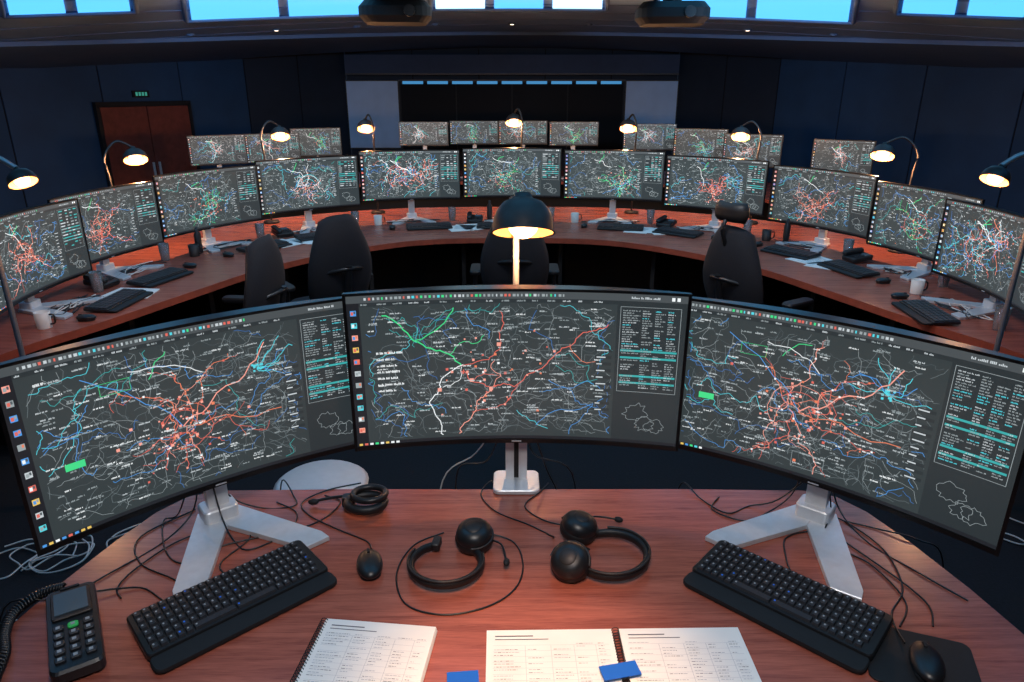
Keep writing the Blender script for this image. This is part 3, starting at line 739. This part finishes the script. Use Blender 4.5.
def band(inp,outp,name):
    I=catmull([(x,y,0) for x,y in inp],6);O=catmull([(x,y,0) for x,y in outp],6); mb=MB(); vs=[]
    for a,b in zip(I,O): vs+=[(a.x,a.y,.75),(b.x,b.y,.75),(a.x,a.y,.71),(b.x,b.y,.71),((a.x*.3+b.x*.7),(a.y*.3+b.y*.7),0),((a.x*.3+b.x*.7),(a.y*.3+b.y*.7),.71)]
    fs=[];sd=[];pn=[]
    for k in range(len(I)-1):
        e=6*k;g=e+6; fs+=[(e,g,g+1,e+1),(e+2,e+3,g+3,g+2)]; sd+=[(e,e+2,g+2,g),(e+1,g+1,g+3,e+3)]; pn+=[(e+4,g+4,g+5,e+5)]
    mb.add(vs,fs,M_wood);mb.add(vs,sd,M_woodedge);mb.add(vs,pn,M_blackm); mb.build(name)
band([(-4.0,8.2),(-3.0,8.9),(-2,9.7),(0,10.0),(2,9.7),(2.9,8.6),(3.1,7.2)],[(-4.6,9.3),(-3.5,10.2),(-2.4,11.1),(0,11.4),(2.4,11.3),(3.7,9.6),(4.2,7.9)],'curved_console_desk')

# ------------------------------------------------------------------ lamps
def desk_lamp(name,base,z0,head,r=.085,power=6):
    bx,by=base; hx,hy,hz=head
    mb=MB(); lx,ly,lz=hx-bx,hy-by,hz-z0
    mp=M_pole if z0<.1 else M_gun
    mb.lathe([(.001,0),(.075,0),(.075,.012),(.06,.022),(.012,.028),(.001,.028)],M_gun,20)
    D=Vector((-hx*.8,2.0-hy,0)).normalized()*.62+Vector((0,0,-1)); D.normalize()
    T=Matrix.Translation((lx,ly,lz))@(-D).to_track_quat('Z','Y').to_matrix().to_4x4()
    top=T@Vector((0,0,r*1.15))
    mb.tube([(0,0,.02),(0,0,lz*.5),(0,0,lz*.8),(-lx*.05,-ly*.05,lz+.02),(top.x*.45,top.y*.45,top.z+.05),tuple(top)],.012 if z0<.1 else .009,mp,8,5)
    prof=[(r*1.0,-.0),(r*.99,r*.18),(r*.9,r*.5),(r*.68,r*.78),(r*.36,r*.93),(r*.22,r*1.0),(r*.2,r*1.2),(.001,r*1.22)]
    mb.lathe(prof,M_gun,26,T)
    mb.lathe([(a*.96,b-.004) for a,b in prof[:5]]+[(.001,r*.9)],M_lampin,26,T)
    mb.lathe([(r*1.0,0),(r*1.03,-.004),(r*.96,-.004)],M_gun,26,T)
    mb.ell((0,0,r*.18),(r*.55,r*.55,r*.48),M_bulb,14,T)
    o=mb.build(name,(bx,by,z0))
    l=bpy.data.lights.new('bulb_light','POINT'); l.energy=power; l.color=(1,.50,.22); l.shadow_soft_size=.015
    lo=bpy.data.objects.new('bulb_light',l); bpy.context.scene.collection.objects.link(lo); lo.parent=o
    lo.location=T@Vector((0,0,-r*.75)); return o
Lm=[((-3.10,5.50),.751,(-2.90,5.55,1.46)),((-2.33,6.78),.751,(-2.19,6.88,1.55)),((-1.40,7.35),.751,(-1.49,7.45,1.59)),
   ((.10,7.55),.751,(.02,7.6,1.64)),((1.25,7.35),.751,(1.19,7.5,1.59)),((2.30,6.75),.751,(2.15,6.85,1.55)),((3.08,5.50),.751,(2.85,5.55,1.49)),
   ((-2.27,3.03),.001,(-2.10,3.06,1.60)),((2.24,3.03),.001,(2.07,3.06,1.61))]
for b,z0,h in Lm: desk_lamp('gooseneck_floor_lamp' if z0<.1 else 'gooseneck_desk_lamp',b,z0,h,.058 if z0<.1 else .088,9 if z0<.1 else 30)
mb=MB(); mb.lathe([(.001,0),(.15,0),(.15,.015),(.02,.03),(.001,.03)],M_gun,28)
mb.cyl((0,.045,.02),(0,.045,1.60),.012,M_pole)
r=.112; T=Matrix.Translation((.025,-.02,1.495))@Matrix.Rotation(radians(-22),4,'X')
prof=[(r,0),(r*.99,r*.16),(r*.95,r*.42),(r*.84,r*.70),(r*.64,r*.93),(r*.36,r*1.05),(r*.30,r*1.10),(r*.28,r*1.22),(.001,r*1.25)]
mb.lathe(prof,M_gun,36,T); mb.lathe([(a*.97,b-.004) for a,b in prof[:5]]+[(.001,r*1.02)],M_lampin,36,T); mb.lathe([(r,0),(r*1.04,-.006),(r*.97,-.006)],M_gun,36,T)
mb.ell((0,0,.02),(.055,.055,.045),M_bulb,16,T)
o=mb.build('dome_floor_lamp',(.015,2.52,0))
l=bpy.data.lights.new('bulb_light','POINT'); l.energy=13; l.color=(1,.54,.24); l.shadow_soft_size=.02
lo=bpy.data.objects.new('bulb_light',l); bpy.context.scene.collection.objects.link(lo); lo.parent=o; lo.location=(.02,-.06,1.42)

# ------------------------------------------------------------------ chairs
def chair(loc,rz,head=False,h=1.0,wd=1.0):
    mb=MB()
    def back(u,v):
        w=wd*.215*(.80+.35*sin(pi*min(1,v*.9+.12)))*(1-.25*v**4)
        x=(u-.5)*2*w; y=-.24-.10*v+.05*sin(pi*v)*-1+.06*(2*u-1)**2
        return (x,y,.52+.64*v*h-.05*abs(2*u-1)**3*v)
    mb.shell(back,12,14,.04,M_fabric)
    mb.tube([back(0.02,t/8) for t in range(9)],.014,M_black,6,2); mb.tube([back(.98,t/8) for t in range(9)],.014,M_black,6,2)
    mb.tube([back(t/8,.98) for t in range(9)],.014,M_black,6,2)
    mb.tube([(0,-.10,.40),(0,-.30,.42),(0,-.365,.60),(0,-.42,.85)],.026,M_black,8,5,sy=.6)
    mb.tube([(-.14,-.33,.80),(0,-.42,.83),(.14,-.33,.80)],.016,M_black,8,5)
    mb.rbox((0,0,.46),(.50,.48,.09),.12,M_fabric,.03)
    for sx in(-1,1):
        mb.tube([(sx*.20,0,.41),(sx*.30,-.02,.43),(sx*.30,-.03,.64)],.016,M_black,8,4)
        mb.rbox((sx*.30,.02,.665),(.08,.26,.035),.03,M_black,.01)
    mb.cyl((0,0,.12),(0,0,.42),.03,M_gun)
    for k in range(5):
        a=2*pi*k/5+.3; e=(.30*cos(a),.30*sin(a),.07)
        mb.tube([(0,0,.12),(.15*cos(a),.15*sin(a),.105),e],.02,M_black,8,2)
        mb.cyl((e[0]-.012*sin(a),e[1]+.012*cos(a),.031),(e[0]+.012*sin(a),e[1]-.012*cos(a),.031),.03,M_blackm)
    if head:
        mb.tube([(0,-.36,1.0),(0,-.42,1.14),(0,-.40,1.2)],.014,M_black,8,3)
        def hr(u,v): return ((u-.5)*.25*(.85+.2*sin(pi*v)),-.37+.03*(2*u-1)**2,1.19+.12*v)
        mb.shell(hr,8,5,.04,M_pad)
    mb.build('office_chair',loc,rz)
chair((-1.36,4.95,0),radians(38),wd=.95,h=1.04); chair((-1.80,4.15,0),radians(84)); chair((1.68,4.60,0),radians(-58),True); chair((0.02,5.25,0),0)

rng=random.Random(77)
for k in range(7):
    cx,cy=rng.uniform(-1.2,1.2),rng.uniform(5.4,6.2)
    cable('floor_cable_coil',[(cx+rng.uniform(-.3,.3),cy+rng.uniform(-.2,.2),.01+.002*t) for t in range(10)],.005,M_white if k%2 else M_gun)

# ------------------------------------------------------------------ out-of-view spotlights, mostly added fill
def spot(loc,target,e,size,col,soft=.08,blend=.8):
    l=bpy.data.lights.new('spot','SPOT'); l.energy=e; l.color=col; l.spot_size=radians(size); l.spot_blend=blend; l.shadow_soft_size=soft
    mb=MB(); mb.cyl((0,0,-.03),(0,0,.03),.06,M_blackm); o=mb.build('unseen_spotlight',loc)  # housings out of view; spots added to brighten desks and walls
    lo=bpy.data.objects.new('unseen_spot',l); bpy.context.scene.collection.objects.link(lo); lo.parent=o; lo.location=(0,0,-.06)
    d=Vector(target)-Vector(loc); lo.rotation_euler=d.to_track_quat('-Z','Y').to_euler()
spot((.05,.70,2.68),(.05,1.15,.75),185,28,(1,.54,.25))
spot((0,.3,2.68),(0,1.6,.75),100,85,(1,.92,.88),.2)
spot((0,3.6,2.65),(0,6.6,.75),85,80,(.92,.90,.92),.15)
for sx in(-1,1):
    spot((sx*.8,3.6,2.62),(sx*2.4,4.9,.75),80,80,(.92,.90,.92),.15)
    spot((sx*2.8,2.4,2.55),(sx*6.5,8.5,1.2),290,85,(.30,.60,1.0),.15)
    spot((sx*2.0,4.8,2.62),(sx*3.0,13.5,1.7),280,60,(.45,.68,1.0),.15)
w=bpy.data.worlds.new('world'); bpy.context.scene.world=w; w.use_nodes=True
w.node_tree.nodes['Background'].inputs[0].default_value=(.02,.03,.05,1); w.node_tree.nodes['Background'].inputs[1].default_value=.5
